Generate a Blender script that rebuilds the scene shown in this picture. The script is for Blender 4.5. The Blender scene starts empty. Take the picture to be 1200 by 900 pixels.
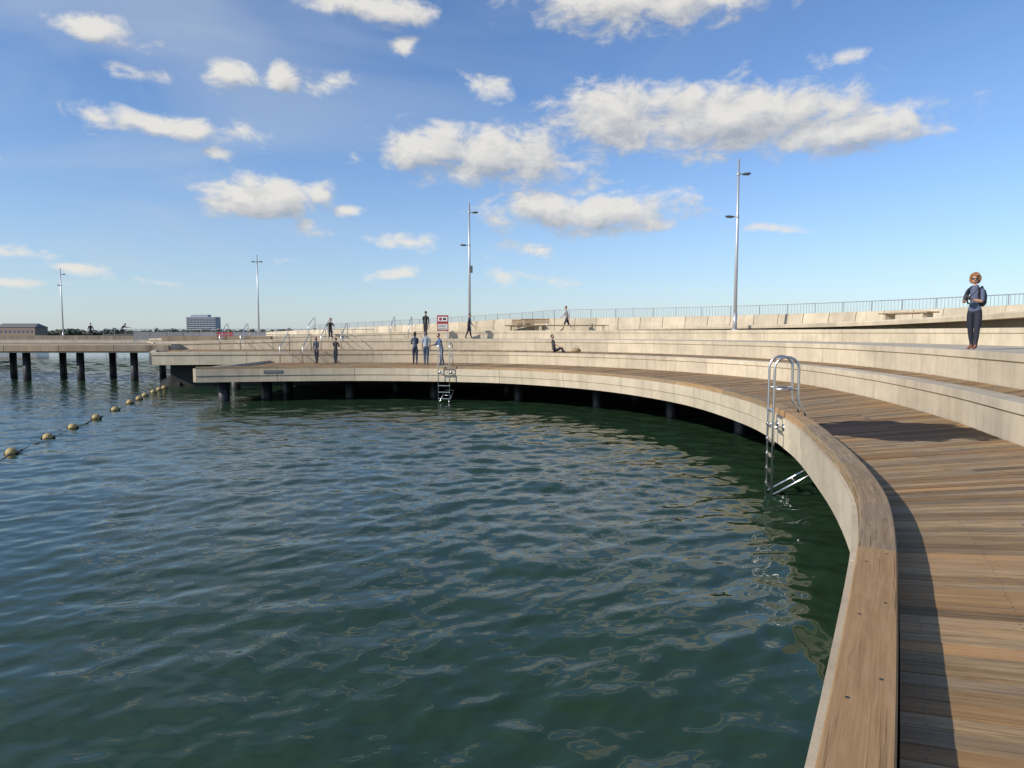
import bpy, math, random
import numpy as np
from mathutils import Vector, Matrix
random.seed(7); rng=np.random.RandomState(5)
R=random
D=bpy.data; C=bpy.context
scene=C.scene
def link(o,parent=None):
    scene.collection.objects.link(o)
    if parent: o.parent=parent
    return o
def empty(name,loc=(0,0,0),rz=0,s=1):
    e=D.objects.new(name,None); e.location=loc; e.rotation_euler=(0,0,rz); e.scale=(s,s,s)
    e.empty_display_size=.2
    return link(e)
# ---------------------------------------------------------------- mesh builder
class MB:
    def __init__(s): s.v=[];s.f=[];s.uv=[];s.m=[]
    def add(s,vs,fs,mat=0,uvs=None):
        b=len(s.v); s.v+= [tuple(p) for p in vs]
        for k,f in enumerate(fs):
            s.f.append([b+i for i in f]); s.m.append(mat)
            if uvs: s.uv.append([uvs[k][j] for j in range(len(f))])
            else: s.uv.append([(vs[i][0],vs[i][1]) for i in f])
    def box(s,c,d,mat=0,rz=0,M=None):
        x,y,z=d[0]/2,d[1]/2,d[2]/2
        vs=[Vector((sx*x,sy*y,sz*z)) for sz in(-1,1) for sy in(-1,1) for sx in(-1,1)]
        if M is None: M=Matrix.Rotation(rz,3,'Z')
        vs=[M@v+Vector(c) for v in vs]
        s.add(vs,[(0,2,3,1),(4,5,7,6),(0,1,5,4),(2,6,7,3),(0,4,6,2),(1,3,7,5)],mat)
    def tube(s,pts,r,n=8,mat=0,cap=True):
        pts=[Vector(p) for p in pts]; rs=r if isinstance(r,(list,tuple)) else [r]*len(pts)
        vs=[];fs=[]
        up=None
        for i,p in enumerate(pts):
            if i==0: t=pts[1]-pts[0]
            elif i==len(pts)-1: t=pts[-1]-pts[-2]
            else: t=(pts[i+1]-pts[i]).normalized()+(pts[i]-pts[i-1]).normalized()
            t.normalize()
            if up is None: up=Vector((0,0,1)) if abs(t.z)<.9 else Vector((1,0,0))
            a=t.cross(up)
            if a.length<1e-4: a=t.cross(Vector((0,1,0)))
            a.normalize(); b=a.cross(t).normalized(); up=b
            for k in range(n):
                g=2*math.pi*k/n
                vs.append(p+(a*math.cos(g)+b*math.sin(g))*rs[i])
        for i in range(len(pts)-1):
            for k in range(n):
                fs.append((i*n+k,i*n+(k+1)%n,(i+1)*n+(k+1)%n,(i+1)*n+k))
        if cap:
            fs.append(tuple(range(n))[::-1]); fs.append(tuple((len(pts)-1)*n+k for k in range(n)))
        s.add(vs,fs,mat)
    def ball(s,c,r,seg=12,rings=8,mat=0,M=None,fn=None):
        c=Vector(c); 
        if not isinstance(r,(tuple,list)): r=(r,r,r)
        vs=[];fs=[]
        for i in range(rings+1):
            ph=math.pi*i/rings
            for k in range(seg):
                g=2*math.pi*k/seg
                v=Vector((math.sin(ph)*math.cos(g),math.sin(ph)*math.sin(g),math.cos(ph)))
                if fn: v=fn(v)
                v=Vector((v.x*r[0],v.y*r[1],v.z*r[2]))
                if M: v=M@v
                vs.append(v+c)
        for i in range(rings):
            for k in range(seg):
                fs.append((i*seg+k,(i+1)*seg+k,(i+1)*seg+(k+1)%seg,i*seg+(k+1)%seg))
        s.add(vs,fs,mat)
    def build(s,name,mats,parent=None,smooth=False,loc=None,rz=0):
        me=D.meshes.new(name); me.from_pydata(s.v,[],s.f)
        ul=me.uv_layers.new(name='UVMap')
        fl=[c for u in s.uv for p in u for c in p]
        ul.data.foreach_set('uv',fl)
        me.polygons.foreach_set('material_index',s.m)
        for m in mats: me.materials.append(m)
        if smooth: me.polygons.foreach_set('use_smooth',[True]*len(s.f))
        me.update()
        o=D.objects.new(name,me)
        if loc: o.location=loc
        o.rotation_euler=(0,0,rz)
        return link(o,parent)
# ---------------------------------------------------------------- materials
def newmat(name):
    m=D.materials.new(name); m.use_nodes=True
    nt=m.node_tree; b=nt.nodes['Principled BSDF']
    return m,nt,b
def N(nt,t,**k):
    n=nt.nodes.new(t)
    for a,v in k.items(): setattr(n,a,v)
    return n
def mathn(nt,op,a,b=None,c=None,clamp=False):
    n=nt.nodes.new('ShaderNodeMath'); n.operation=op; n.use_clamp=clamp
    for i,x in enumerate((a,b,c)):
        if x is None: continue
        if hasattr(x,'links'): nt.links.new(x,n.inputs[i])
        else: n.inputs[i].default_value=x
    return n.outputs[0]
def mixc(nt,f,a,b,blend='MIX'):
    n=nt.nodes.new('ShaderNodeMix'); n.data_type='RGBA'; n.blend_type=blend
    for i,x in ((0,f),(6,a),(7,b)):
        if hasattr(x,'links'): nt.links.new(x,n.inputs[i])
        else:
            n.inputs[i].default_value= x if i==0 else (x[0],x[1],x[2],1)
    return n.outputs[2]
def simple(name,col,rough=.6,metal=0,var=.15,scale=6,bump=0):
    m,nt,b=newmat(name)
    tc=N(nt,'ShaderNodeTexCoord'); no=N(nt,'ShaderNodeTexNoise'); no.inputs['Scale'].default_value=scale; no.inputs['Detail'].default_value=4
    nt.links.new(tc.outputs['Object'],no.inputs['Vector'])
    a=tuple(c*(1-var) for c in col); d=tuple(min(1,c*(1+var)) for c in col)
    nt.links.new(mixc(nt,no.outputs[0],a,d),b.inputs['Base Color'])
    b.inputs['Roughness'].default_value=rough; b.inputs['Metallic'].default_value=metal
    if bump:
        bp=N(nt,'ShaderNodeBump'); bp.inputs['Strength'].default_value=bump; bp.inputs['Distance'].default_value=.01
        nt.links.new(no.outputs[0],bp.inputs['Height']); nt.links.new(bp.outputs[0],b.inputs['Normal'])
    return m
def concrete(name,col,stain=.5):
    m,nt,b=newmat(name); L=nt.links.new
    tc=N(nt,'ShaderNodeTexCoord')
    n1=N(nt,'ShaderNodeTexNoise'); n1.inputs['Scale'].default_value=.8; n1.inputs['Detail'].default_value=6; n1.inputs['Roughness'].default_value=.68
    L(tc.outputs['Object'],n1.inputs['Vector'])
    mp=N(nt,'ShaderNodeMapping'); mp.inputs['Scale'].default_value=(4.5,4.5,.5); L(tc.outputs['Object'],mp.inputs[0])
    n2=N(nt,'ShaderNodeTexNoise'); n2.inputs['Scale'].default_value=1.0; n2.inputs['Detail'].default_value=5; n2.inputs['Roughness'].default_value=.6; L(mp.outputs[0],n2.inputs['Vector'])
    n3=N(nt,'ShaderNodeTexNoise'); n3.inputs['Scale'].default_value=60; n3.inputs['Detail'].default_value=2; L(tc.outputs['Object'],n3.inputs['Vector'])
    g=N(nt,'ShaderNodeNewGeometry')
    f1=mathn(nt,'MULTIPLY',mathn(nt,'SUBTRACT',n1.outputs[0],.28,clamp=True),2.2,clamp=True)
    c=mixc(nt,f1,tuple(x*k for x,k in zip(col,(.66,.66,.68))),tuple(min(1,x*1.1) for x in col))
    s=mathn(nt,'MULTIPLY',mathn(nt,'SUBTRACT',n2.outputs[0],.5,clamp=True),4.5*stain,clamp=True)
    c=mixc(nt,s,c,tuple(x*k for x,k in zip(col,(.5,.47,.42))))
    c=mixc(nt,mathn(nt,'MULTIPLY',n3.outputs[0],.3),c,tuple(x*.7 for x in col))
    r=mathn(nt,'ADD',mathn(nt,'MULTIPLY',g.outputs['Random Per Island'],.26),.84)
    v=N(nt,'ShaderNodeVectorMath'); v.operation='SCALE'; L(c,v.inputs[0]); L(r,v.inputs['Scale'])
    L(v.outputs[0],b.inputs['Base Color']); b.inputs['Roughness'].default_value=.85
    bp=N(nt,'ShaderNodeBump'); bp.inputs['Strength'].default_value=.25; bp.inputs['Distance'].default_value=.01
    L(n3.outputs[0],bp.inputs['Height']); L(bp.outputs[0],b.inputs['Normal'])
    return m
def wood(name,c1,c2,dark_patch=False,across=14,knots=False,lo=.60,hi=.62,tint=(1.0,.70,.42),crk=.65):
    m,nt,b=newmat(name); L=nt.links.new
    uv=N(nt,'ShaderNodeUVMap'); g=N(nt,'ShaderNodeNewGeometry'); rnd=g.outputs['Random Per Island']
    cb=N(nt,'ShaderNodeCombineXYZ'); L(mathn(nt,'MULTIPLY',rnd,37.),cb.inputs[0]); L(mathn(nt,'MULTIPLY',rnd,91.),cb.inputs[2])
    ad=N(nt,'ShaderNodeVectorMath'); ad.operation='ADD'; L(uv.outputs[0],ad.inputs[0]); L(cb.outputs[0],ad.inputs[1])
    mp=N(nt,'ShaderNodeMapping'); mp.inputs['Scale'].default_value=(1.1,across,1); L(ad.outputs[0],mp.inputs[0])
    n1=N(nt,'ShaderNodeTexNoise'); n1.inputs['Scale'].default_value=2.2; n1.inputs['Detail'].default_value=7; n1.inputs['Roughness'].default_value=.7; n1.inputs['Distortion'].default_value=.5
    L(mp.outputs[0],n1.inputs['Vector'])
    rp=N(nt,'ShaderNodeValToRGB'); rp.color_ramp.elements[0].position=.28; rp.color_ramp.elements[1].position=.66
    rp.color_ramp.elements[0].color=(*c1,1); rp.color_ramp.elements[1].color=(*c2,1); L(n1.outputs[0],rp.inputs[0])
    n2=N(nt,'ShaderNodeTexNoise'); n2.inputs['Scale'].default_value=1.7; n2.inputs['Detail'].default_value=3; L(ad.outputs[0],n2.inputs['Vector'])
    gv=.55*c2[1]+.3*c1[1]; grey=tuple(gv*k for k in (1.18,1.0,.76))
    c=mixc(nt,mathn(nt,'MULTIPLY',mathn(nt,'SUBTRACT',n2.outputs[0],.43,clamp=True),2.2,clamp=True),rp.outputs[0],grey)
    wn=N(nt,'ShaderNodeTexWhiteNoise'); wn.noise_dimensions='1D'; L(rnd,wn.inputs['W'])
    c=mixc(nt,mathn(nt,'MULTIPLY',mathn(nt,'POWER',wn.outputs['Value'],1.8),.55),c,tuple(x*k for x,k in zip(c2,tint)))
    sc=mathn(nt,'ADD',mathn(nt,'MULTIPLY',rnd,hi),lo)
    mp2=N(nt,'ShaderNodeMapping'); mp2.inputs['Scale'].default_value=(.7,40,1); L(ad.outputs[0],mp2.inputs[0])
    n3=N(nt,'ShaderNodeTexNoise'); n3.inputs['Scale'].default_value=2; n3.inputs['Detail'].default_value=2; L(mp2.outputs[0],n3.inputs['Vector'])
    crack=mathn(nt,'MULTIPLY',mathn(nt,'SUBTRACT',n3.outputs[0],.62,clamp=True),9,clamp=True)
    c=mixc(nt,mathn(nt,'MULTIPLY',crack,crk),c,(.05,.035,.02))
    if knots:
        vo=N(nt,'ShaderNodeTexVoronoi'); vo.inputs['Scale'].default_value=2.2; mp3=N(nt,'ShaderNodeMapping'); mp3.inputs['Scale'].default_value=(.55,1.2,1)
        L(ad.outputs[0],mp3.inputs[0]); L(mp3.outputs[0],vo.inputs['Vector'])
        k=mathn(nt,'SUBTRACT',1,mathn(nt,'MULTIPLY',vo.outputs['Distance'],16),clamp=True)
        c=mixc(nt,mathn(nt,'MULTIPLY',k,.85),c,(.045,.022,.012))
    if dark_patch:   # darker, slightly less rough area with a ragged edge, beside the ladder
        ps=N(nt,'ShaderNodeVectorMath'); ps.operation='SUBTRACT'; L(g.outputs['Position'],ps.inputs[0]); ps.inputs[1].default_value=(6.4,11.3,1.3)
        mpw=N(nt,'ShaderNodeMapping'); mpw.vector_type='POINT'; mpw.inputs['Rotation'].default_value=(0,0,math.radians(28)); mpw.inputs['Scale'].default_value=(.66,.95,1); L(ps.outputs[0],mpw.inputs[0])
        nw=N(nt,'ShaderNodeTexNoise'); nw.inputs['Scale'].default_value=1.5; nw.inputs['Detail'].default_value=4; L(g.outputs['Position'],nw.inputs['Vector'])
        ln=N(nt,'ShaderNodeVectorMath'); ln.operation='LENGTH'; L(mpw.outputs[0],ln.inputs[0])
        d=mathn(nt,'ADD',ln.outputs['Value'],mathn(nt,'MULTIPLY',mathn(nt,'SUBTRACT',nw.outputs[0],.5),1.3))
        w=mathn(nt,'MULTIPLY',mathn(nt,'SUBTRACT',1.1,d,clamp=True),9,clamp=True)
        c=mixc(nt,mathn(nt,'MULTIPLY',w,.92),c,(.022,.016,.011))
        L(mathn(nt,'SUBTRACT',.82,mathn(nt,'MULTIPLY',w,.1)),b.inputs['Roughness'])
    else: b.inputs['Roughness'].default_value=.8
    b.inputs['Specular IOR Level'].default_value=.2
    v=N(nt,'ShaderNodeVectorMath'); v.operation='SCALE'; L(c,v.inputs[0]); L(sc,v.inputs['Scale'])
    L(v.outputs[0],b.inputs['Base Color'])
    bp=N(nt,'ShaderNodeBump'); bp.inputs['Strength'].default_value=.6; bp.inputs['Distance'].default_value=.004
    L(n3.outputs[0],bp.inputs['Height']); L(bp.outputs[0],b.inputs['Normal'])
    return m
M_conc=concrete('cream_concrete',(.62,.535,.39))
M_concp=concrete('paving_concrete',(.57,.49,.36),.3)
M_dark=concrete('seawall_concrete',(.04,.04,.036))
M_deck=wood('deck_timber',(.14,.09,.047),(.46,.325,.175),dark_patch=True)
M_cop=wood('coping_timber',(.16,.112,.065),(.42,.32,.195),knots=True,lo=.8,hi=.3,across=12)
M_ben=wood('bench_timber',(.22,.15,.09),(.42,.32,.2))
M_edge=wood('weathered_edge_timber',(.16,.125,.09),(.34,.28,.21),tint=(.9,.8,.65))
M_steel=simple('stainless_steel',(.62,.62,.60),.28,1,.08,20)
M_pole=simple('galvanised_pole',(.50,.52,.54),.45,.6,.08,10)
M_lum=simple('luminaire_grey',(.12,.13,.14),.5,.3)
M_pile=simple('black_pile_sleeve',(.018,.018,.02),.5,0,.3,5)
M_scr=simple('screw_head',(.10,.09,.08),.45,.8)
M_rail=simple('railing_steel',(.45,.47,.48),.4,.7)
M_rock=simple('basalt_rock',(.018,.018,.018),.9,0,.5,3,.6)
M_red=simple('sign_red',(.30,.03,.035),.5); M_white=simple('sign_white',(.70,.70,.68),.5,0,.03); M_blk=simple('black_plastic',(.02,.02,.022),.5)
# ---------------------------------------------------------------- plan curves (metres)
C0=[(-4.0,-5.2),(-1.7,-2.3),(0,.45),(1.46,2.95),(2.72,5.25),(3.36,6.75),(4.02,8.8),(4.77,11.7),(5.2,15.2),(4.8,19.8),(3.0,24.2),(0,27.3),(-3.2,28.6),(-7.3,29.0),(-13,28),(-19,26)]
W1=[(-1.2,-7.2),(1.2,-4),(3.2,-1),(4.9,1.9),(6.1,4.9),(6.75,7.2),(7.35,9.7),(8.3,13.1),(9.1,17.8),(9.1,23),(7.2,28.3),(4.1,32.6),(0,35.8),(-6,37.4),(-13,36.8),(-19,36)]
W2=[(1.2,-9),(3.7,-5.5),(5.0,-1.6),(6.3,1.7),(7.3,4.8),(8.0,7.4),(8.7,10.1),(9.65,13.7),(10.6,18.3),(10.8,24),(9.2,30.3),(5.4,36.3),(0,40.2),(-6,42),(-13,42.4),(-22,42.2)]
W3=[(4.5,-11.5),(7.2,-7.5),(9.2,-3.5),(10.8,.5),(11.8,4.3),(12.5,7.8),(13.3,11.5),(14.2,16),(14.8,21),(14.6,27),(12.3,34),(8,40),(2,44.5),(-5,46.8),(-14,48),(-26,49)]
W4=[(9,-15),(12,-10),(14.3,-5),(16,-.5),(17,3.5),(17.6,8),(18.2,13),(18.9,18.5),(19.3,24),(18.8,31),(16,38.5),(11,45.5),(4,50.5),(-4,55),(-17,66),(-32,80)]
def cat(P,t):
    n=len(P)-1; i=max(0,min(n-1,int(math.floor(t)))); f=t-i
    p1=P[i];p2=P[i+1]
    p0=P[i-1] if i>0 else (2*p1[0]-p2[0],2*p1[1]-p2[1])
    p3=P[i+2] if i+2<=n else (2*p2[0]-p1[0],2*p2[1]-p1[1])
    return tuple(.5*((2*p1[k])+(-p0[k]+p2[k])*f+(2*p0[k]-5*p1[k]+4*p2[k]-p3[k])*f*f+(-p0[k]+3*p1[k]-3*p2[k]+p3[k])*f**3) for k in (0,1))
def frame(P,t,off=0):
    a=cat(P,max(0,t-.01)); b=cat(P,min(len(P)-1,t+.01)); dx,dy=b[0]-a[0],b[1]-a[1]; l=math.hypot(dx,dy)
    nx,ny=dy/l,-dx/l; p=cat(P,t)
    return (p[0]+nx*off,p[1]+ny*off),(nx,ny),(dx/l,dy/l)
def arctable(P,t0,t1,n=1500):
    ts=np.linspace(t0,t1,n); xy=np.array([cat(P,t) for t in ts]); d=np.hypot(*np.diff(xy,axis=0).T)
    return ts,np.concatenate([[0],np.cumsum(d)])
def sweep(mb,P,t0,t1,prof,seg=2.4,gap=.012,sub=.45,mat=0):
    ts,s=arctable(P,t0,t1); Ltot=s[-1]; n=max(1,int(round(Ltot/seg))); sl=Ltot/n
    pf=prof if callable(prof) else (lambda t:prof)
    for i in range(n):
        a=i*sl+gap/2; b=(i+1)*sl-gap/2; k=max(1,int(math.ceil((b-a)/sub)))
        vs=[];m=None
        for j in range(k+1):
            sj=a+(b-a)*j/k; t=float(np.interp(sj,s,ts)); p,nn,_=frame(P,t)
            pr=pf(t); m=len(pr)
            for o,z in pr: vs.append((p[0]+nn[0]*o,p[1]+nn[1]*o,z))
        cum=[0]
        for q in range(m):
            q2=(q+1)%m; cum.append(cum[-1]+math.hypot(pr[q2][0]-pr[q][0],pr[q2][1]-pr[q][1]))
        fs=[];uv=[]
        for j in range(k):
            u0=a+(b-a)*j/k;u1=a+(b-a)*(j+1)/k
            for q in range(m):
                q2=(q+1)%m
                fs.append((j*m+q,j*m+q2,(j+1)*m+q2,(j+1)*m+q)); uv.append([(u0,cum[q]),(u0,cum[q+1]),(u1,cum[q+1]),(u1,cum[q])])
        fs.append(tuple(range(m))[::-1]); uv.append([(pr[q][0],pr[q][1]) for q in range(m)][::-1])
        fs.append(tuple(k*m+q for q in range(m))); uv.append([(pr[q][0],pr[q][1]) for q in range(m)])
        mb.add(vs,fs,mat,uv)
def strip(mb,A,oa,B,ob,t0,t1,z,n=120,mat=0):
    zf=z if callable(z) else (lambda t:z)
    vs=[];fs=[]
    for i in range(n+1):
        t=t0+(t1-t0)*i/n; a,_,_=frame(A,t,oa); b,_,_=frame(B,t,ob); zz=zf(t)
        vs+=[(*a,zz),(*b,zz)]
    for i in range(n): fs.append((2*i,2*i+1,2*i+3,2*i+2))
    mb.add(vs,fs,mat)
def planks(mb,A,oa,B,ob,t0,t1,z,w=.142,gap=.010,screws=None):
    t=t0
    while t<t1:
        a,_,_=frame(A,t,oa); b,_,_=frame(B,t,ob)
        a2,_,_=frame(A,t+.01,oa); b2,_,_=frame(B,t+.01,ob)
        sp=.5*(math.hypot(a2[0]-a[0],a2[1]-a[1])+math.hypot(b2[0]-b[0],b2[1]-b[1]))/.01
        dt=w/sp; dg=gap/sp
        tb=min(t1,t+dt-dg)
        a2,_,_=frame(A,tb,oa); b2,_,_=frame(B,tb,ob)
        zz=z+R.uniform(-.003,.003); zb=zz-.035
        Ln=math.hypot(b[0]-a[0],b[1]-a[1]); cuts=[0,1]
        if R.random()<.6 and Ln>2: 
            cuts=[0,R.choice([.36,.5,.64]),1]
        for c0,c1 in zip(cuts[:-1],cuts[1:]):
            g=.002/Ln
            l0=c0+(g if c0>0 else 0); l1=c1-(g if c1<1 else 0)
            def P_(p,q,l,z_): return (p[0]+(q[0]-p[0])*l,p[1]+(q[1]-p[1])*l,z_)
            vs=[P_(a,b,l0,zz),P_(a,b,l1,zz),P_(a2,b2,l1,zz),P_(a2,b2,l0,zz),P_(a,b,l0,zb),P_(a,b,l1,zb),P_(a2,b2,l1,zb),P_(a2,b2,l0,zb)]
            u0,u1=l0*Ln,l1*Ln
            fs=[(0,1,2,3),(0,4,5,1),(3,2,6,7),(0,3,7,4),(1,5,6,2)]
            uv=[[(u0,0),(u1,0),(u1,w),(u0,w)],[(u0,0),(u0,.03),(u1,.03),(u1,0)],[(u0,0),(u1,0),(u1,.03),(u0,.03)],[(0,0),(w,0),(w,.03),(0,.03)],[(0,0),(0,.03),(w,.03),(w,0)]]
            mb.add(vs,fs,0,uv)
        if screws is not None and a[1]<13:
            for d in (.10,.62,1.25,1.95,2.6,3.2):
                if d>Ln-.05: continue
                for fr in (.25,.75):
                    l=(d+R.uniform(-.012,.012))/Ln; p=P_(a,b,l,0); q=P_(a2,b2,l,0); x=p[0]+(q[0]-p[0])*fr; y=p[1]+(q[1]-p[1])*fr
                    vs=[(x+.0055*math.cos(k*math.pi/3),y+.0055*math.sin(k*math.pi/3),zz+.002) for k in range(6)]
                    screws.add(vs,[tuple(range(6))],0)
        t+=dt
def lerpf(t,a,b,za,zb): 
    f=min(1,max(0,(t-a)/(b-a))); return za+(zb-za)*f
zL1=1.88
zL2=lambda t:lerpf(t,14,15,2.52,2.3)
zL3=lambda t:lerpf(t,13,15,3.05,2.5)
zW4=lambda t:lerpf(t,12.6,15,3.97,2.85)
# ---------------------------------------------------------------- bathing deck
deck=empty('timber_boardwalk')
mb=MB(); sc=MB()
planks(mb,C0,.245,W1,-.03,.6,14.0,1.28,screws=sc)
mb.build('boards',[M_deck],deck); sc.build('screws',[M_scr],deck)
mb=MB()
sweep(mb,C0,.5,14.0,[(0.0,1.492),(.008,1.5),(.222,1.5),(.23,1.492),(.23,1.25),(0.0,1.25)],seg=3.1,gap=.006)
mb.build('edge_beam',[M_cop],deck)
mb=MB()
ts,s=arctable(C0,.5,10)
for k,sv in enumerate(np.arange(.3,s[-1],.9)):
    for o in (.06,.17):
        t=float(np.interp(sv+(.22 if o>.1 else 0),s,ts)); p,_,_=frame(C0,t,o)
        mb.add([(p[0]+.009*math.cos(g*math.pi/4),p[1]+.009*math.sin(g*math.pi/4),1.5025) for g in range(8)],[tuple(range(8))],0)
mb.build('bolt_heads',[M_scr],deck)
mb=MB()
sweep(mb,C0,.5,14.0,[(-.045,1.40),(-.045,1.13),(-.012,1.115),(-.012,.86),(.22,.86),(.22,1.22),(-.004,1.22),(-.004,1.40)],seg=3.2,gap=.014)
mb.build('concrete_fascia',[M_conc],deck)
mb=MB()
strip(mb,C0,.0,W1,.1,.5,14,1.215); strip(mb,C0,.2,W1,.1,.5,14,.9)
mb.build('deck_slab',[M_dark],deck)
def wallseg(mb,p,q,z0,z1,th,mat=0):
    dx,dy=q[0]-p[0],q[1]-p[1]; L=math.hypot(dx,dy)
    mb.box(((p[0]+q[0])/2,(p[1]+q[1])/2,(z0+z1)/2),(L,th,z1-z0),mat,math.atan2(dy,dx))
mb=MB()
a=cat(C0,14);b=cat(W1,14)
wallseg(mb,(a[0]-.1,a[1]+.2),(b[0]-.1,b[1]-.05),.86,1.42,.2)
mb.build('end_fascia',[M_conc],deck)
mb=MB()
for off,step in ((1.9,3.4),(5.5,4.2)):
    ts,s=arctable(C0,4,13.9)
    for sv in np.arange(1,s[-1],step):
        t=float(np.interp(sv,s,ts)); p,_,_=frame(C0,t,off); mb.tube([(*p,-1),(*p,1.0)],.23,12)
mb.tube([(-12.2,28.8,-1),(-12.2,28.8,1)],.23,12); mb.tube([(-14.2,35,-1),(-14.2,35,1)],.23,12)
mb.build('support_piles',[M_pile],deck,True)
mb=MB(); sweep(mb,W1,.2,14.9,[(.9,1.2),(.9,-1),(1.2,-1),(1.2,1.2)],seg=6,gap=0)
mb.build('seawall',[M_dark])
# ---------------------------------------------------------------- terraces
def tier(P,t0,t1,zb,zt,w=.42,seg=2.4):
    zt_=zt if callable(zt) else (lambda t:zt); zb_=zb if callable(zb) else (lambda t:zb)
    def pr(t):
        z=zt_(t); b=zb_(t)
        return [(-.045,z-.006),(-.045,z-.15),(0.0,z-.18),(0.0,b),(w,b),(w,z),(-.038,z)]
    m=MB(); sweep(m,P,t0,t1,pr,seg); return m
ter=empty('concrete_seating_terraces')
tier(W1,.3,15,1.2,zL1).build('lower_step',[M_conc],ter)
tier(W2,.3,15,1.8,zL2).build('middle_step',[M_conc],ter)
tier(W3,.3,15,lambda t:zL2(t)-.1,zL3).build('upper_step',[M_conc],ter)
mb=MB(); planks(mb,W1,.43,W2,-.03,.5,14.9,zL1-.01,w=.145)
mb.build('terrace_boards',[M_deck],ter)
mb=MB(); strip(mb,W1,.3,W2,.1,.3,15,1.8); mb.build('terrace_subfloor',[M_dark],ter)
mb=MB(); strip(mb,W2,.41,W3,.1,.3,15,lambda t:zL2(t)-.006); strip(mb,W3,.41,W4,.2,.3,15,lambda t:zL3(t)-.006)
mb.build('terrace_paving',[M_concp],ter)
mb=MB()
wallseg(mb,cat(W1,15),cat(W2,15),1.2,1.87,.25); wallseg(mb,cat(W2,15),cat(W3,15),1.6,2.29,.25)
mb.build('end_walls',[M_conc],ter)
wv=empty('wave_wall')
m=MB(); sweep(m,W4,.5,15,lambda t:[(-.03,zW4(t)-.02),(-.12,zL3(t)+.35),(-.12,zL3(t)-.1),(.3,zL3(t)-.1),(.3,zW4(t)),(0,zW4(t))],seg=1.7,gap=.04)
m.build('panels',[M_conc],wv)
m=MB(); sweep(m,W4,.5,15,lambda t:[(.05,zW4(t)-.05),(.0,zL3(t)-.1),(.25,zL3(t)-.1),(.25,zW4(t)-.05)],seg=8,gap=0)
m.build('backing',[M_dark],wv)
rz_=lambda t:lerpf(t,7.5,11.35,3.62,3.16)
m=MB(); sweep(m,W4,1,11.35,lambda t:[(-2.9,rz_(t)),(-2.94,rz_(t)-.05),(-2.9,rz_(t)-.09-.12*min(1,(11.4-t)/2)),(-.2,rz_(t)-.09-.12*min(1,(11.4-t)/2)),(-.2,rz_(t))],seg=3.4)
m.build('ramp_slab',[M_conc],wv)
m=MB(); sweep(m,W4,1,10.2,lambda t:[(-1.7,rz_(t)-.2),(-1.7,3.0),(-.4,3.0),(-.4,rz_(t)-.2)],seg=8,gap=0)
m.build('ramp_plinth',[M_concp],wv)
pm=MB(); strip(pm,W4,.29,W4,14,.5,15,lambda t:zW4(t)-.14); pm.build('promenade',[M_concp])
m=MB(); ts,s=arctable(W4,1,14.9)
def rp(sv,off=8.5):
    t=float(np.interp(sv,s,ts)); p,_,_=frame(W4,t,off); return p,zW4(t)-.14
top=[];mid=[]
sv=0
while sv<s[-1]:
    (x,y),z=rp(sv); top.append((x,y,z+1.08)); mid.append((x,y,z+.1)); sv+=.8
m.tube(top,.028,6); m.tube(mid,.018,4)
for sv in np.arange(0,s[-1],1.6):
    (x,y),z=rp(sv); m.tube([(x,y,z-.1),(x,y,z+1.08)],.03,5)
for sv in np.arange(0,s[-1],.17):
    (x,y),z=rp(sv); m.tube([(x,y,z+.1),(x,y,z+1.07)],.012,3,cap=False)
m.build('promenade_railing',[M_rail])
# ---------------------------------------------------------------- pier on the left
pier=empty('pier')
m=MB()
m.box((-60,43.6,1.95),(79,5.0,.5)); m.build('slab',[M_conc],pier)
m=MB(); 
for i in range(24): m.box((-22.2-3.3*i,41.0,1.98),(3.27,.16,.36))
m.build('edge_beam',[M_edge],pier)
m=MB()
for i in range(24):
    for yy in (41.9,45.3): 
        x=-23.2-3.3*i; m.tube([(x,yy,-1),(x,yy,1.72)],.21,12)
m.build('piles',[M_pile],pier,True)
m=MB(); m.box((-60,43.6,2.215),(79,4.9,.02)); m.build('deck',[M_edge],pier)
m=MB(); m.box((-52,78,1.9),(70,28,.6)); m.build('far_promenade',[M_concp])
m=MB()
for a_,b_,y in ((-60,-24,64.3),(-24,-16.5,47)):
    m.box(((a_+b_)/2,y,2.45),(b_-a_,.35,.42))
m.build('seat_wall',[M_edge])
m=MB()
for i in range(8):
    x=-33.5+i*1.5
    m.box((x,62.0,2.62),(1.42,.05,.7),0 if i not in(5,) else 1); m.tube([(x-.72,62,2.1),(x-.72,62,3.05)],.03,5,0)
m.build('site_barrier',[simple('barrier_grey',(.20,.20,.21),.6),M_red])
m=MB()
for i in range(26):
    x=-34+i*.9; m.tube([(x,57,2.2),(x,57,3.2)],.02,4)
m.tube([(-34,57,3.2),(-11.5,57,3.2)],.03,5); m.tube([(-34,57,2.75),(-11.5,57,2.75)],.02,4)
m.build('pier_railing',[M_rail])
m=MB()
for k in range(12):
    x=R.uniform(-19.5,-15.5); y=R.uniform(37.2,39.5); r=R.uniform(.35,.7)
    sd=[R.uniform(.75,1.2) for _ in range(9)]
    m.ball((x,y,R.uniform(-.3,.15)),(r*1.2,r,r*.8),7,5,fn=lambda v,sd=sd:v*(sd[int((math.atan2(v.y,v.x)+3.2)*1.2)%9]),M=Matrix.Rotation(R.uniform(0,6),3,'Z')@Matrix.Rotation(R.uniform(0,1),3,'X'))
m.build('boulders',[M_rock])
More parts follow.
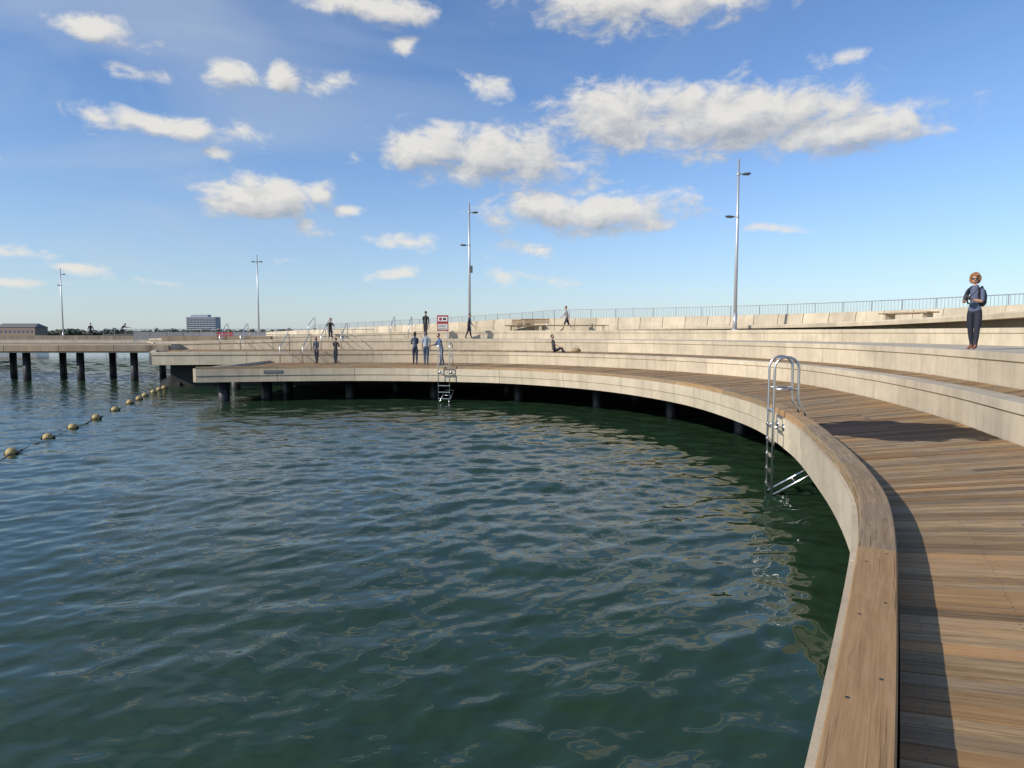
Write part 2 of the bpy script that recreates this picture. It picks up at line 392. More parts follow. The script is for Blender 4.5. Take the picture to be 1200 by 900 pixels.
# ---------------------------------------------------------------- water
rad=np.concatenate([np.geomspace(1.2,90,900,endpoint=False),np.geomspace(90,9000,110)])
nr=len(rad); na=800
ang=np.concatenate([np.linspace(-180,-46,40,endpoint=False),np.linspace(-46,46,na-80,endpoint=False),np.linspace(46,180,40)])
ang=np.radians(ang); A_,R_=np.meshgrid(ang,rad)
X=R_*np.sin(A_); Y=R_*np.cos(A_); cell=np.gradient(rad)[:,None]*np.ones_like(X)
Z=np.zeros_like(X)
wx=X+.35*np.sin(Y*.31+1)+.3*np.sin(X*.23+Y*.17)+.10*np.sin(1.3*Y+.7*X); wy=Y+.35*np.sin(X*.27+2)+.25*np.sin(Y*.4+X*.3)+.10*np.sin(1.1*X-.8*Y+1)
gust=.80+.30*np.sin(X*.13+Y*.21+.6)*np.sin(X*.07-Y*.11)
for lam,st,n in ((4.2,.006,4),(2.2,.011,6),(1.25,.018,10),(.75,.030,14),(.45,.036,16),(.27,.026,16),(.16,.014,12)):
    for k in range(n):
        l=lam*rng.uniform(.72,1.35); th=math.radians(-70+rng.normal()*46); ph=rng.uniform(0,6.28)
        kx,ky=2*math.pi/l*math.cos(th),2*math.pi/l*math.sin(th)
        a=st*l/(2*math.pi)*3.0/math.sqrt(n)
        wgt=np.clip((l/cell-2.2)/2.5,0,1)
        q=np.sin(kx*wx+ky*wy+ph)
        Z+=a*wgt*gust*(q+.3*(q*q-.5))
me=D.meshes.new('sea_water'); nv=X.size
me.vertices.add(nv); me.vertices.foreach_set('co',np.stack([X.ravel(),Y.ravel(),Z.ravel()],1).ravel())
naa=len(ang)
i=np.arange(nr-1)[:,None]*naa; j=np.arange(naa-1)[None,:]
q=np.stack([i+j,i+naa+j,i+naa+j+1,i+j+1],-1).reshape(-1,4)[:, ::-1]
nq=len(q); me.loops.add(nq*4); me.loops.foreach_set('vertex_index',q.ravel().astype(np.int32))
me.polygons.add(nq); me.polygons.foreach_set('loop_start',np.arange(0,nq*4,4,dtype=np.int32))
me.polygons.foreach_set('use_smooth',np.ones(nq,bool))
me.update(calc_edges=True); me.validate()
m,nt,b=newmat('sea_water'); L=nt.links.new
b.inputs['Roughness'].default_value=.025; b.inputs['IOR'].default_value=1.333
g=N(nt,'ShaderNodeNewGeometry')
mp=N(nt,'ShaderNodeMapping'); mp.inputs['Rotation'].default_value=(0,0,math.radians(20)); mp.inputs['Scale'].default_value=(.6,1.3,1); L(g.outputs['Position'],mp.inputs[0])
n1=N(nt,'ShaderNodeTexNoise'); n1.inputs['Scale'].default_value=1.7; n1.inputs['Detail'].default_value=4; n1.inputs['Roughness'].default_value=.58; n1.inputs['Distortion'].default_value=.3; L(mp.outputs[0],n1.inputs['Vector'])
n0=N(nt,'ShaderNodeTexNoise'); n0.inputs['Scale'].default_value=.15; n0.inputs['Detail'].default_value=3; L(g.outputs['Position'],n0.inputs['Vector'])
L(mixc(nt,n0.outputs[0],(.015,.037,.019),(.025,.053,.026)),b.inputs['Base Color'])
ln=N(nt,'ShaderNodeVectorMath'); ln.operation='LENGTH'; L(g.outputs['Position'],ln.inputs[0])
mr=N(nt,'ShaderNodeMapRange'); mr.inputs[1].default_value=8; mr.inputs[2].default_value=50; mr.inputs[3].default_value=.08; mr.inputs[4].default_value=.8; L(ln.outputs['Value'],mr.inputs[0])
bp=N(nt,'ShaderNodeBump'); bp.inputs['Distance'].default_value=.09; L(mr.outputs[0],bp.inputs['Strength']); L(n1.outputs[0],bp.inputs['Height'])
L(bp.outputs[0],b.inputs['Normal'])
me.materials.append(m); link(D.objects.new('sea_water',me))
mb=MB(); mb.box((0,0,-4),(400,400,.1)); mb.build('seabed',[M_dark])
# ---------------------------------------------------------------- buoys
BU=[(-12,16.2),(-12.75,18.6),(-13.35,20.6),(-14.1,23),(-14.85,25.4),(-15.75,28),(-16.3,29.7),(-16.9,31.3),(-17.4,33),(-17.9,34.5),(-18.2,35.6)]
M_bu=simple('buoy_yellow',(.42,.30,.11),.6,0,.35,9)
for x,y in BU:
    e=empty('buoy',(x,y,.03),R.uniform(-.3,.3),.88)
    m=MB(); m.ball((0,0,0),(.15,.145,.145),18,12); m.tube([(0,0,-.01),(0,0,.012)],.151,18)
    m.build('float',[M_bu],e,True)
    m=MB(); m.tube([(-.19,0,0),(-.15,0,0)],.045,10); m.tube([(.15,0,0),(.19,0,0)],.045,10); m.build('collars',[M_blk],e,True)
m=MB(); pts=[(-10.5,13,.0)]
for a,b2 in zip([(-10.9,13.6)]+BU[:-1],BU):
    for f in (0,.25,.5,.75): pts.append((a[0]+(b2[0]-a[0])*f,a[1]+(b2[1]-a[1])*f,.04-.05*math.sin(math.pi*f)))
m.tube(pts+[(-18.3,36,.05)],.016,6); m.build('buoy_rope',[simple('rope',(.18,.16,.10),.9)],None,True)
# ---------------------------------------------------------------- ladders
def arc(c,r,a0,a1,n,ax,bx):
    c=Vector(c); return [c+ax*(r*math.cos(a0+(a1-a0)*i/n))+bx*(r*math.sin(a0+(a1-a0)*i/n)) for i in range(n+1)]
def ladder(P,t):
    p,nn,tt=frame(P,t); e=empty('pool_ladder',(p[0],p[1],1.5),math.atan2(nn[1],nn[0]))
    m=MB(); X_=Vector((1,0,0));Z_=Vector((0,0,1))
    for y in (-.25,.25):
        pts=[Vector((-.22,y,-2.1)),Vector((-.22,y,.0)),Vector((-.22,y,.75))]
        pts+=arc((-.02,y,.78),.2,math.pi,0,10,X_,Z_)
        pts+=[Vector((.18,y,.5)),Vector((.18,y,.3)),Vector((.2,y,.16)),Vector((.3,y,.02)),Vector((.3,y,-.2))]
        m.tube(pts,.022,10)
        m.tube([(-.22,y,.42),(.18,y,.42)],.016,8)
        m.tube([(-.22,y,-.25),(-.03,y,-.25)],.02,8)
        m.box((-.045,y,-.25),(.02,.12,.12))
    m.build('stringers_and_handrails',[M_steel],e,True)
    m=MB()
    for z in (-1.85,-1.6,-1.33,-1.06,-.79,-.52,-.25,.02):
        m.box((-.22,0,z),(.07,.5,.025))
    m.build('rungs',[M_steel],e)
    m=MB()
    for y in (-.2,.2): m.tube([(-.2,y,-1.48),(1.0,y,-.72)],.025,8)
    m.tube([(.2,-.2,-1.23),(.2,.2,-1.23)],.015,6); m.tube([(.5,-.2,-1.04),(.5,.2,-1.04)],.015,6)
    m.build('brace',[M_steel],e,True)
ladder(C0,7.12); ladder(C0,11.88)
# ---------------------------------------------------------------- street lamps
def lamp(x,y,z,h,rz=0,heads=((.8,1),(3.05,-1)),box=None):
    e=empty('street_lamp',(x,y,z),rz)
    m=MB(); m.tube([(0,0,-.3),(0,0,h*.5),(0,0,h)],[.1,.085,.055],12); m.tube([(0,0,0),(0,0,.04)],.2,12); m.tube([(0,0,.04),(0,0,.9)],.115,12)
    m.build('pole',[M_pole],e,True)
    m=MB()
    for d,sg in heads:
        zz=h-d
        m.tube([(0,0,zz-.06),(0,0,zz+.06)],.1,10,0)
        m.tube([(0,0,zz),(sg*.3,0,zz+.03)],.03,8,0)
        M=Matrix.Rotation(-sg*.08,3,'Y')
        m.ball((sg*.42,0,zz+.02),(.26,.15,.06),14,8,1,M)
        m.box((sg*.42,0,zz-.035),(.3,.16,.03),1)
    if box: m.box((.12,0,box),(.22,.2,.5),1)
    m.build('luminaires',[M_pole,M_lum],e)
lamp(12.1,37.2,3.05,9.1); lamp(-3.06,49.5,3.05,9.1,0,((.7,1),(3.0,-1)),4.4)
lamp(-29.2,79,2.2,9.6,0,((.8,1),(.8,-1))); lamp(-59,90,2.1,9.2,0,((.8,1),(2.2,-.6)))
# ---------------------------------------------------------------- benches
def bench(x,y,z,L,rz,backs=(),leg=.34):
    e=empty('park_bench',(x,y,z),rz); m=MB()
    for k in range(5): m.box((0,-.24+.12*k,leg+.03),(L,.11,.055))
    for c,w in backs:
        for k in range(3): m.box((c,.30+.015*k,leg+.2+.12*k),(w,.035,.1))
    m.build('slats',[M_ben],e)
    m=MB()
    n=max(2,int(L/1.6)); 
    for k in range(n):
        xx=-L/2+.35+(L-.7)*k/(n-1); m.box((xx,0,leg/2),(.14,.5,leg))
    m.build('concrete_supports',[M_conc],e)
    m=MB()
    for c,w in backs:
        for sx in (-.4,.4): m.tube([(c+sx*w,.27,leg),(c+sx*w,.35,leg+.52)],.02,6)
    m.tube([(-L/2+.2,.15,leg-.01),(L/2-.2,.15,leg-.01)],.015,5)
    m.build('frame',[M_steel],e)
bench(3.1,47.6,3.05,7.2,-.05,((-1.5,2.0),))
bench(1.0,51.5,3.05,3.0,-.2,((0,2.2),))
p,nn,tt=frame(W4,8.9,-1.7); bench(p[0],p[1],rz_(8.9),2.9,math.atan2(nn[1],nn[0])-math.pi/2+.0,(),.28)
def handrail(x,y,z0,z1,L,rz):
    e=empty('handrail',(x,y,z0),rz); m=MB()
    for s_ in (-.0,1.2):
        m.tube([(s_,0,0),(s_,0,.9),(s_+.06,.1,.97),(s_,L,z1-z0+.95),(s_,L+.25,z1-z0+.95),(s_,L+.3,z1-z0+.85),(s_,L+.3,z1-z0)],.024,6)
        m.tube([(s_,.03,.5),(s_,L+.3,z1-z0+.5)],.014,5)
    m.build('rails',[M_steel],e,True)
handrail(-12.3,36.2,1.3,1.88,1.3,0); handrail(-11.5,41.2,1.88,2.52,1.4,0); handrail(-14.0,47.0,2.52,3.0,1.4,0); handrail(-8.2,46.3,2.52,3.05,1.4,0); handrail(-17.6,41.2,1.88,2.5,1.4,.1)
# sign
e=empty('safety_sign',(-4.55,45.0,2.52))
m=MB(); m.box((0,.02,1.02),(.74,.03,1.02),1); m.box((0,-.0,1.28),(.62,.012,.30),0); m.box((0,-.0,.78),(.62,.012,.36),0)
for k in range(3): m.box((-.02,-.008,.88-.1*k),(.5,.006,.035),2)
m.tube([(-.15,-.012,1.28),(-.15,-.004,1.28)],.10,12,1); m.box((.12,-.008,1.28),(.2,.006,.14),2)
m.build('panel',[M_white,M_red,M_blk],e)
m=MB(); m.tube([(-.3,.05,0),(-.3,.05,1.5)],.03,8); m.tube([(.3,.05,0),(.3,.05,1.5)],.03,8); m.build('posts',[M_pole],e)
p,nn,tt=frame(C0,13.5,-.06); e=empty('depth_plate',(p[0],p[1],1.27),math.atan2(tt[1],tt[0]))
m=MB(); m.box((0,0,0),(.75,.015,.12),0)
for k in range(6): m.box((-.28+.11*k,.009,0),(.045,.006,.06),1)
m.build('plate',[M_lum,simple('plate_text',(.35,.35,.33),.6)],e)
# ---------------------------------------------------------------- far shore
mb=MB(); mb.add([(-900,640,.6),(-255,800,.6),(-200,1400,.6),(-1500,1400,.6)],[(0,1,2,3)]); mb.build('far_shore_ground',[simple('shore_ground',(.14,.13,.10),.9)])
M_fol,nt,b=newmat('distant_foliage')
g=N(nt,'ShaderNodeNewGeometry'); nt.links.new(mixc(nt,g.outputs['Random Per Island'],(.035,.05,.035),(.10,.11,.085)),b.inputs['Base Color']); b.inputs['Roughness'].default_value=.9
mb=MB()
for k in range(700):
    f=R.random()**.9; x=-620+f*430; y=830+R.uniform(-60,80)-(1-f)*80; hh=R.uniform(1.2,4.0)*(1.3 if R.random()<.12 else 1)
    for q_ in range(4):
        mb.ball((x+R.uniform(-3,3),y,.6+hh*R.uniform(.4,1.1)),(R.uniform(1.5,3.8),R.uniform(1.5,3),hh*R.uniform(.35,.7)),6,4,fn=lambda v:v*R.uniform(.75,1.2))
mb.build('distant_treeline',[M_fol])
M_wall=simple('tower_wall',(.34,.37,.41),.7); M_win=simple('tower_glass',(.10,.13,.18),.2,0,.1); M_brick=simple('brick',(.28,.20,.15),.8); M_roof=simple('roof',(.16,.15,.15),.8)
e=empty('apartment_block',(-405,900,.5)); m=MB()
m.box((0,0,11.5),(38,16,23),0); m.box((-3,0,24.5),(22,10,3.0),0)
m.build('walls',[M_wall],e)
m=MB(); m2=MB()
for fl in range(8):
    z=2.2+2.75*fl
    for c_ in range(9): m.box((-16.6+4.15*c_,-8.05,z),(3.3,.3,1.5),0)
    m2.box((0,-8.6,z-1.2),(38.6,1.2,.45),0)
    for yy in (-4,1,5): m.box((19.05,yy,z),(.3,2.6,1.4),0)
m.build('windows',[M_win],e); m2.build('balconies',[simple('balcony_white',(.65,.65,.65),.7)],e)
e=empty('brick_warehouse',(-362,505,.5)); m=MB(); m.box((0,0,3.2),(30,14,6.4),0); m.build('walls',[M_brick],e)
m=MB(); m.add([(-15.5,-7.5,6.4),(15.5,-7.5,6.4),(15.5,7.5,6.4),(-15.5,7.5,6.4),(-13,0,9.3),(13,0,9.3)],[(0,1,5,4),(1,2,5),(2,3,4,5),(3,0,4)]); m.build('roof',[M_roof],e)
m=MB()
for k in range(9): m.box((-13+3.2*k,-7.05,3.4),(1.6,.2,2.0))
m.build('windows',[M_win],e)
m=MB()
for k in range(26):
    x=-600+R.uniform(0,330); h=R.uniform(2.5,5.5); w=R.uniform(8,20); m.box((x,905+R.uniform(-20,20),.5+h/2),(w,9,h),R.choice((0,1,2)))
    m.box((x,905,.6+h),(w*1.02,9.5,.5),2)
m.build('distant_town',[M_wall,M_brick,M_roof])
# ---------------------------------------------------------------- people
_cm={}
def cloth(col,rough=.85):
    k=tuple(col)
    if k not in _cm: _cm[k]=simple('cloth_%d'%len(_cm),col,rough,0,.2,25,.2)
    return _cm[k]
M_skin=simple('skin',(.50,.29,.20),.55,0,.08,12)
def head_mesh(e,c,yaw,pitch,hair,hcol,glasses=False,s=1.0):
    M=Matrix.Rotation(yaw,3,'Z')@Matrix.Rotation(pitch,3,'X')
    c=Vector(c)
    def fn(v):
        v=v.copy()
        if v.z<0: v.x*=1-.35*(-v.z)**1.3; v.y*=1-.15*(-v.z)
        if v.y<-.3 : v.y=v.y*.97
        if v.y<-.3 and v.z<-.5: v.y-=.08
        return v
    m=MB(); m.ball(c,(.074,.094,.117),20,16,0,M,fn)
    P=lambda x,y,z:c+M@Vector((x,y,z))
    m.tube([P(0,-.088,.02),P(0,-.108,-.022)],[.008,.014],8,0)
    m.ball(P(0,-.104,-.025),(.015,.012,.011),8,6,0)
    for sx in(-1,1): m.ball(P(sx*.075,.0,-.005),(.012,.02,.032),8,6,0,M)
    m.ball(P(0,-.086,-.06),(.026,.008,.007),10,6,1,M)
    for sx in(-1,1):
        m.ball(P(sx*.03,-.082,.01),(.013,.008,.008),8,6,2,M); m.ball(P(sx*.03,-.089,.01),(.005,.004,.005),6,5,3,M)
        m.box(P(sx*.03,-.088,.03),(.032,.008,.005),3,0,M)
    if glasses:
        for sx in(-1,1):
            m.ball(P(sx*.034,-.092,.012),(.032,.012,.026),12,8,3,M); m.tube([P(sx*.064,-.085,.015),P(sx*.078,.0,.015)],.004,5,3)
        m.tube([P(-.01,-.098,.018),P(.01,-.098,.018)],.004,5,3)
    m.build('head',[M_skin,cloth((.30,.10,.09)),cloth((.7,.7,.68)),M_blk],e,True)
    m=MB()
    if hair=='curly':
        for k in range(210):
            g=R.uniform(0,2*math.pi); u=R.uniform(-.75,1); r_=math.sqrt(1-u*u)
            v=Vector((math.cos(g)*r_,math.sin(g)*r_,u))
            if v.y<-.35 and v.z<.52: continue
            q=P(v.x*.10,v.y*.115+.012,v.z*.125+.018)
            m.ball(q,R.uniform(.018,.03),6,5,0,None,lambda w:w*R.uniform(.8,1.2))
    else:
        def fh(v):
            v=v.copy()
            if v.y<-.1 and v.z<.45: v*=.86
            elif v.z<-.35: v*=(.86 if hair=='short' else 1.0)
            return v
        zz=.14 if hair=='long' else .112
        m.ball(P(0,.014,.02-(.02 if hair=='long' else 0)),(.083,.096,zz),18,14,0,M,fh)
        if hair=='cap': m.ball(P(0,-.08,.05),(.06,.07,.012),12,6,0,M)
    m.build('hair',[hcol],e,True)
def person(name,loc,rz,H=1.7,lean=0,legs=((0,0),(0,0)),arms=((0,8,10),(0,8,10)),top=(.05,.06,.1),bot=(.03,.03,.04),sleeve='short',short=False,hair='short',hcol=(.06,.04,.03),female=False,headyaw=0,headpitch=0,sit=None,glasses=False,shoe=(.04,.04,.04),inward=(0,0),splay=-1):
    s=H/1.72; e=empty(name,loc,rz,s)
    V=[];Rr=[];E=[];Z=[]
    def nd(p,r,par=None,z=None):
        V.append(Vector(p)); r=r if isinstance(r,tuple) else (r,r)
        k=1.0 if (r[0]<.02 or z in('neck','hand','foot')) else (1.2 if z in('thigh','thigh2','shin','sleeve','sleeve2') else 1.1)
        Rr.append((r[0]*k,r[1]*k))
        if par is not None: E.append((par,len(V)-1)); Z.append(z)
        return len(V)-1
    la=math.radians(lean)
    pel=Vector((0,0,.0)); up=Vector((0,-math.sin(la),math.cos(la))); fw=Vector((0,-math.cos(la),-math.sin(la)))
    sh=.155 if female else .175
    i0=nd(pel,(.145,.105)); 
    i1=nd(pel+up*.15,(.115 if female else .13,.092),i0,'hipz'); i2=nd(pel+up*.33,(.135 if female else .155,.105),i1,'top'); i3=nd(pel+up*.47,(.115,.085),i2,'top')
    i4=nd(pel+up*.545,(.055,.055),i3,'neck'); i5=nd(pel+up*.63+fw*.015,(.048,.05),i4,'neck')
    feet=[]
    for k,sx in enumerate((1,-1)):
        h,kn=[math.radians(a) for a in legs[k]]
        sp=math.radians(splay)
        hp=nd(pel+Vector((sx*.085,0,-.05)),(.088,.092),i0,'hipz')
        d1=Vector((sx*math.sin(sp),-math.sin(h)*math.cos(sp),-math.cos(h)*math.cos(sp))); mid=nd(V[hp]+d1*.22,.075,hp,'thigh')
        k_=nd(V[hp]+d1*.42,.056,mid,'thigh2')
        a2=h-kn; d2=Vector((0,-math.sin(a2),-math.cos(a2))); cf=nd(V[k_]+d2*.15,.052,k_,'shin'); an=nd(V[k_]+d2*.405,.036,cf,'shin')
        fa=min(a2,math.radians(60)) if sit else max(-.6,min(0,a2+0.1))
        f_=Vector((sx*.12,-math.cos(fa),math.sin(fa))).normalized()
        hl=nd(V[an]+Vector((0,.03,-.04)),.034,an,'foot'); bl=nd(V[an]+f_*.10+Vector((0,0,-.045)),(.04,.03),an,'foot'); to=nd(V[an]+f_*.18+Vector((0,0,-.052)),(.034,.022),bl,'foot')
        feet.append(V[an].z-.082)
    for k,sx in enumerate((1,-1)):
        f,ab,el=[math.radians(a) for a in arms[k]]; inw=math.radians(inward[k])
        cl=nd(pel+up*.475+Vector((sx*sh*.6,0,0)),.06,i3,'top')
        s_=nd(pel+up*.455+Vector((sx*sh,0,0)),.058,cl,'top')
        f+=la*.5
        d1=Vector((sx*math.sin(ab),-math.sin(f)*math.cos(ab),-math.cos(f)*math.cos(ab))); um=nd(V[s_]+d1*.15,.046,s_,'sleeve'); eb=nd(V[s_]+d1*.285,.038,um,'sleeve2')
        a2=f+el; d2=Vector((-sx*math.sin(inw),-math.sin(a2)*math.cos(inw),-math.cos(a2)*math.cos(inw))); fm=nd(V[eb]+d2*.09,.036,eb,'fore'); w=nd(V[eb]+d2*.245,.025,fm,'fore')
        pa=nd(V[w]+d2*.07,(.034,.02),w,'hand')
        side=d2.cross(Vector((sx,0,0))); 
        if side.length<.1: side=Vector((0,-1,0))
        side.normalize(); inn=side.cross(d2).normalized()
        for q,(o,l) in enumerate(((-.028,.062),(-.01,.075),(.009,.078),(.026,.07))):
            a=nd(V[w]+d2*.10+side*o,.0085,pa,'hand'); b_=nd(V[a]+d2*l*.55-inn*sx*.008,.008,a,'hand'); nd(V[b_]+d2*l*.35-inn*sx*.02,.007,b_,'hand')
        a=nd(V[w]+d2*.045+side*.04,.010,w,'hand'); nd(V[a]+d2*.035+side*.018,.009,a,'hand')
    base=sit if sit is not None else -min(feet)
    off=Vector((0,0,base)); 
    me=D.meshes.new('body_skel'); me.from_pydata([v+off for v in V],E,[]); o=D.objects.new('tmp',me); link(o)
    sk=o.modifiers.new('s','SKIN'); sk.use_smooth_shade=True; sk.branch_smoothing=.6
    for i,r in enumerate(Rr):
        dv=me.skin_vertices[0].data[i]; dv.radius=r; dv.use_root=(i==0)
    ss=o.modifiers.new('u','SUBSURF'); ss.levels=1; ss.render_levels=1
    C.view_layer.update(); dg=C.evaluated_depsgraph_get(); bm=D.meshes.new_from_object(o.evaluated_get(dg)); D.objects.remove(o)
    topm=cloth(top);botm=cloth(bot)
    bm.materials.clear()
    for mm in (M_skin,topm,botm,cloth(shoe)): bm.materials.append(mm)
    idx={'top':1,'hipz':2,'neck':0,'thigh':2,'thigh2':2,'shin':0 if short else 2,'foot':3,'sleeve':1,'sleeve2':1 if sleeve!='none' else 0,'fore':1 if sleeve=='long' else 0,'hand':0}
    A=np.array([V[a]+off for a,b_ in E]); B=np.array([V[b_]+off for a,b_ in E]); rr=np.array([min(Rr[a][0],Rr[b_][0]) for a,b_ in E])
    for pl in bm.polygons:
        c=np.array(pl.center); AB=B-A; tt=np.clip(((c-A)*AB).sum(1)/np.maximum((AB**2).sum(1),1e-9),0,1); d=np.linalg.norm(A+AB*tt[:,None]-c,axis=1)-rr
        k=int(np.argmin(d)); z=Z[k]; pl.material_index=idx[z] if not(z=='hipz' and ((c-np.array(off))@np.array(up))>(-.02 if female else .03)) else 1
        pl.use_smooth=True
    body=D.objects.new('body',bm); link(body,e)
    hc=V[i5]+off+up*.085+Vector((0,-.012,0))
    head_mesh(e,hc,math.radians(headyaw),la*.3+math.radians(headpitch),hair,cloth(hcol),glasses)
    return e,off,V,up,fw
wz=2.516
e,off,V,up,fw=person('woman',(10.62,15.75,wz),math.radians(-58),1.66,lean=2,legs=((10,5),(-8,6)),arms=((14,9,88),(16,9,84)),inward=(38,30),top=(.085,.11,.18),bot=(.018,.020,.034),hair='curly',hcol=(.33,.16,.07),female=True,headyaw=22,glasses=True,shoe=(.20,.08,.05),splay=2)
m=MB()
cz=off.z+.26
m.box((0.0,-.40,cz),(.13,.06,.085),0); m.tube([(0,-.42,cz),(0,-.50,cz)],.032,12); m.box((0,-.4,cz+.055),(.05,.05,.03),0)
m.build('camera_body',[M_blk],e)
m=MB(); m.tube([(.065,-.39,cz+.03),(.10,-.19,cz+.17),(.08,-.05,cz+.29),(.06,.05,cz+.30),(-.06,.05,cz+.30),(-.08,-.05,cz+.29),(-.10,-.19,cz+.17),(-.065,-.39,cz+.03)],.009,6); m.build('camera_strap',[M_blk],e)
m=MB(); bz=off.z+.28
m.ball((0,.22,bz),(.15,.12,.24),16,12,0,None,lambda v:Vector((max(-.8,min(.8,v.x*1.15)),max(-.8,v.y),max(-.85,min(.9,v.z)))))
m.ball((0,.32,bz-.08),(.11,.05,.12),12,8)
for sx in(-1,1): m.tube([(sx*.11,.15,bz+.17),(sx*.12,.04,bz+.26),(sx*.12,-.10,bz+.20),(sx*.125,-.14,bz+.05),(sx*.15,-.03,bz-.12),(sx*.12,.13,bz-.16)],.018,8)
m.build('backpack',[cloth((.012,.012,.014))],e,True)
walk=((24,6),(-20,22))
person('man_walking',(3.85,48.2,3.05),math.radians(-90),1.72,4,walk,((-25,6,15),(25,6,25)),(.20,.20,.19),(.06,.06,.07),short=True)
person('man_standing',(-5.75,45.6,2.52),math.radians(160),1.75,2,((4,2),(-8,6)),((5,6,15),(0,6,10)),(.02,.02,.025),(.02,.02,.025),'long')
person('pedestrian',(-2.85,45.2,2.52),math.radians(95),1.6,4,((14,4),(-12,12)),((20,6,20),(-20,6,10)),(.03,.03,.035),(.02,.02,.03),'long')
person('man_seated',(-12.65,47.6,3.0),math.radians(20),1.72,18,((82,78),(88,80)),((45,10,40),(40,10,45)),(.03,.03,.035),(.03,.025,.03),'long',sit=.1)
person('woman_standing',(-10.3,36.0,1.28),math.radians(-20),1.36,3,((4,2),(-4,4)),((5,6,20),(5,6,20)),(.05,.06,.09),(.02,.02,.03),'long',hair='long',hcol=(.03,.02,.015),female=True)
person('man_in_dark_jacket',(-9.3,36.0,1.28),math.radians(170),1.32,6,((3,2),(-5,6)),((30,5,60),(25,5,70)),(.03,.03,.035),(.02,.025,.04),'long',inward=(25,25))
person('woman_in_denim',(-4.95,34.9,1.28),math.radians(200),1.6,2,((4,2),(-4,4)),((25,5,60),(25,5,60)),(.07,.10,.16),(.03,.04,.07),'long',hair='long',hcol=(.05,.03,.02),female=True,inward=(25,25))
person('man_in_blue_shirt',(-4.35,34.6,1.28),math.radians(185),1.62,0,((5,2),(-6,4)),((5,6,12),(0,6,12)),(.30,.36,.42),(.05,.08,.14),'short',hair='cap',hcol=(.1,.1,.12))
person('man_leaning',(-3.45,33.5,1.28),math.radians(-60),1.55,14,((12,10),(-8,8)),((35,6,40),(30,6,40)),(.06,.12,.24),(.05,.08,.16),'long')
person('sunbather',(2.25,35.9,1.88),math.radians(65),1.7,-14,((118,105),(112,70)),((-20,10,20),(60,10,20)),(.05,.05,.06),(.03,.03,.04),'short',sit=.12,headpitch=5)
m=MB(); m.ball((3.35,35.7,1.98),(.26,.17,.13),14,8,0,None,lambda v:v*R.uniform(.92,1.05)); m.tube([(3.2,35.65,2.05),(3.3,35.6,2.2),(3.45,35.6,2.2),(3.5,35.65,2.05)],.015,6); m.build('beach_bag',[cloth((.35,.25,.14))],None,True)
person('pedestrian',(-43.7,71,2.2),math.radians(60),1.72,3,walk,((20,6,15),(-20,6,10)),(.02,.02,.03),(.02,.02,.03),'long')
e=empty('bicycle',(-40.3,71,2.2),math.radians(0)); m=MB()
for wx_ in (-.52,.52):
    m.tube([(wx_+.33*math.cos(g*math.pi/12),0,.34+.33*math.sin(g*math.pi/12)) for g in range(25)],.02,6,0,False)
    for g in range(8): m.tube([(wx_,0,.34),(wx_+.33*math.cos(g*math.pi/4),0,.34+.33*math.sin(g*math.pi/4))],.004,3)
for a,b_ in (((-.52,0,.34),(-.18,0,.82)),((-.52,0,.34),(-.05,0,.30)),((-.05,0,.30),(-.2,0,.92)),((-.05,0,.3),(.38,0,.78)),((-.18,0,.82),(.36,0,.86)),((.52,0,.34),(.34,0,.98))): m.tube([a,b_],.02,6)
m.tube([(.3,-.25,1.0),(.36,0,1.0),(.3,.25,1.0)],.014,6); m.ball((-.2,0,.95),(.13,.07,.03),10,6); m.build('frame_and_wheels',[M_blk],e)
person('cyclist',(-40.55,71,2.17),math.radians(90),1.72,38,((75,65),(35,60)),((55,8,10),(55,8,10)),(.02,.02,.025),(.02,.02,.02),'long',sit=1.03,hair='cap',hcol=(.03,.03,.03))
# ---------------------------------------------------------------- sun + sky
SAZ,SEL=math.radians(-118),math.radians(29)
S=Vector((math.sin(SAZ)*math.cos(SEL),math.cos(SAZ)*math.cos(SEL),math.sin(SEL)))
sun=D.lights.new('sun','SUN'); sun.energy=4.5; sun.angle=math.radians(.5); sun.color=(1,.91,.79)
so=D.objects.new('sun',sun); so.rotation_euler=S.to_track_quat('Z','Y').to_euler(); so.location=(-20,-20,30); link(so)
w=D.worlds.new('World'); scene.world=w; w.use_nodes=True; nt=w.node_tree; nt.nodes.clear(); L=nt.links.new
w.cycles.sampling_method='MANUAL'; w.cycles.sample_map_resolution=256
out=N(nt,'ShaderNodeOutputWorld'); bg=N(nt,'ShaderNodeBackground'); bg.inputs[1].default_value=.138
sky=N(nt,'ShaderNodeTexSky'); sky.sky_type='NISHITA'; sky.sun_disc=False; sky.sun_elevation=SEL; sky.sun_rotation=SAZ%(2*math.pi); sky.air_density=1.0; sky.dust_density=.3; sky.ozone_density=3.0
L(mixc(nt,1.0,sky.outputs[0],(.86,.98,1.16),'MULTIPLY'),bg.inputs[0])
CL=[(110,30,58,20,0),(70,18,22,12,0),(163,82,30,10,0),(263,90,30,20,0),(335,90,24,22,0),(392,100,22,13,0),(125,142,30,12,0),(200,148,72,17,0),(290,155,28,12,0),(260,183,24,8,0),(300,232,66,26,0),(370,225,34,17,0),(415,250,14,6,0),(355,268,27,8,0),
(440,8,75,22,0),(480,58,27,16,-.1),(575,100,34,14,-.12),(760,5,150,32,0),(690,0,60,25,0),(505,172,80,24,.05),(575,182,85,34,.1),(715,138,80,40,.12),(840,140,150,36,.12),(990,150,130,26,.1),(640,240,65,20,0),(700,250,120,26,.05),(770,262,42,13,0),(675,215,55,14,0),
(480,287,34,9,0),(620,293,34,10,-.08),(460,321,32,7,0),(25,299,34,7,0),(95,315,50,7,-.05),(8,187,14,5,0),(985,70,34,15,-.15),(890,268,38,6,-.15),(640,325,65,9,-.12),(340,303,18,4,-.05),(190,328,28,5,-.1),(30,330,60,5,-.15)]
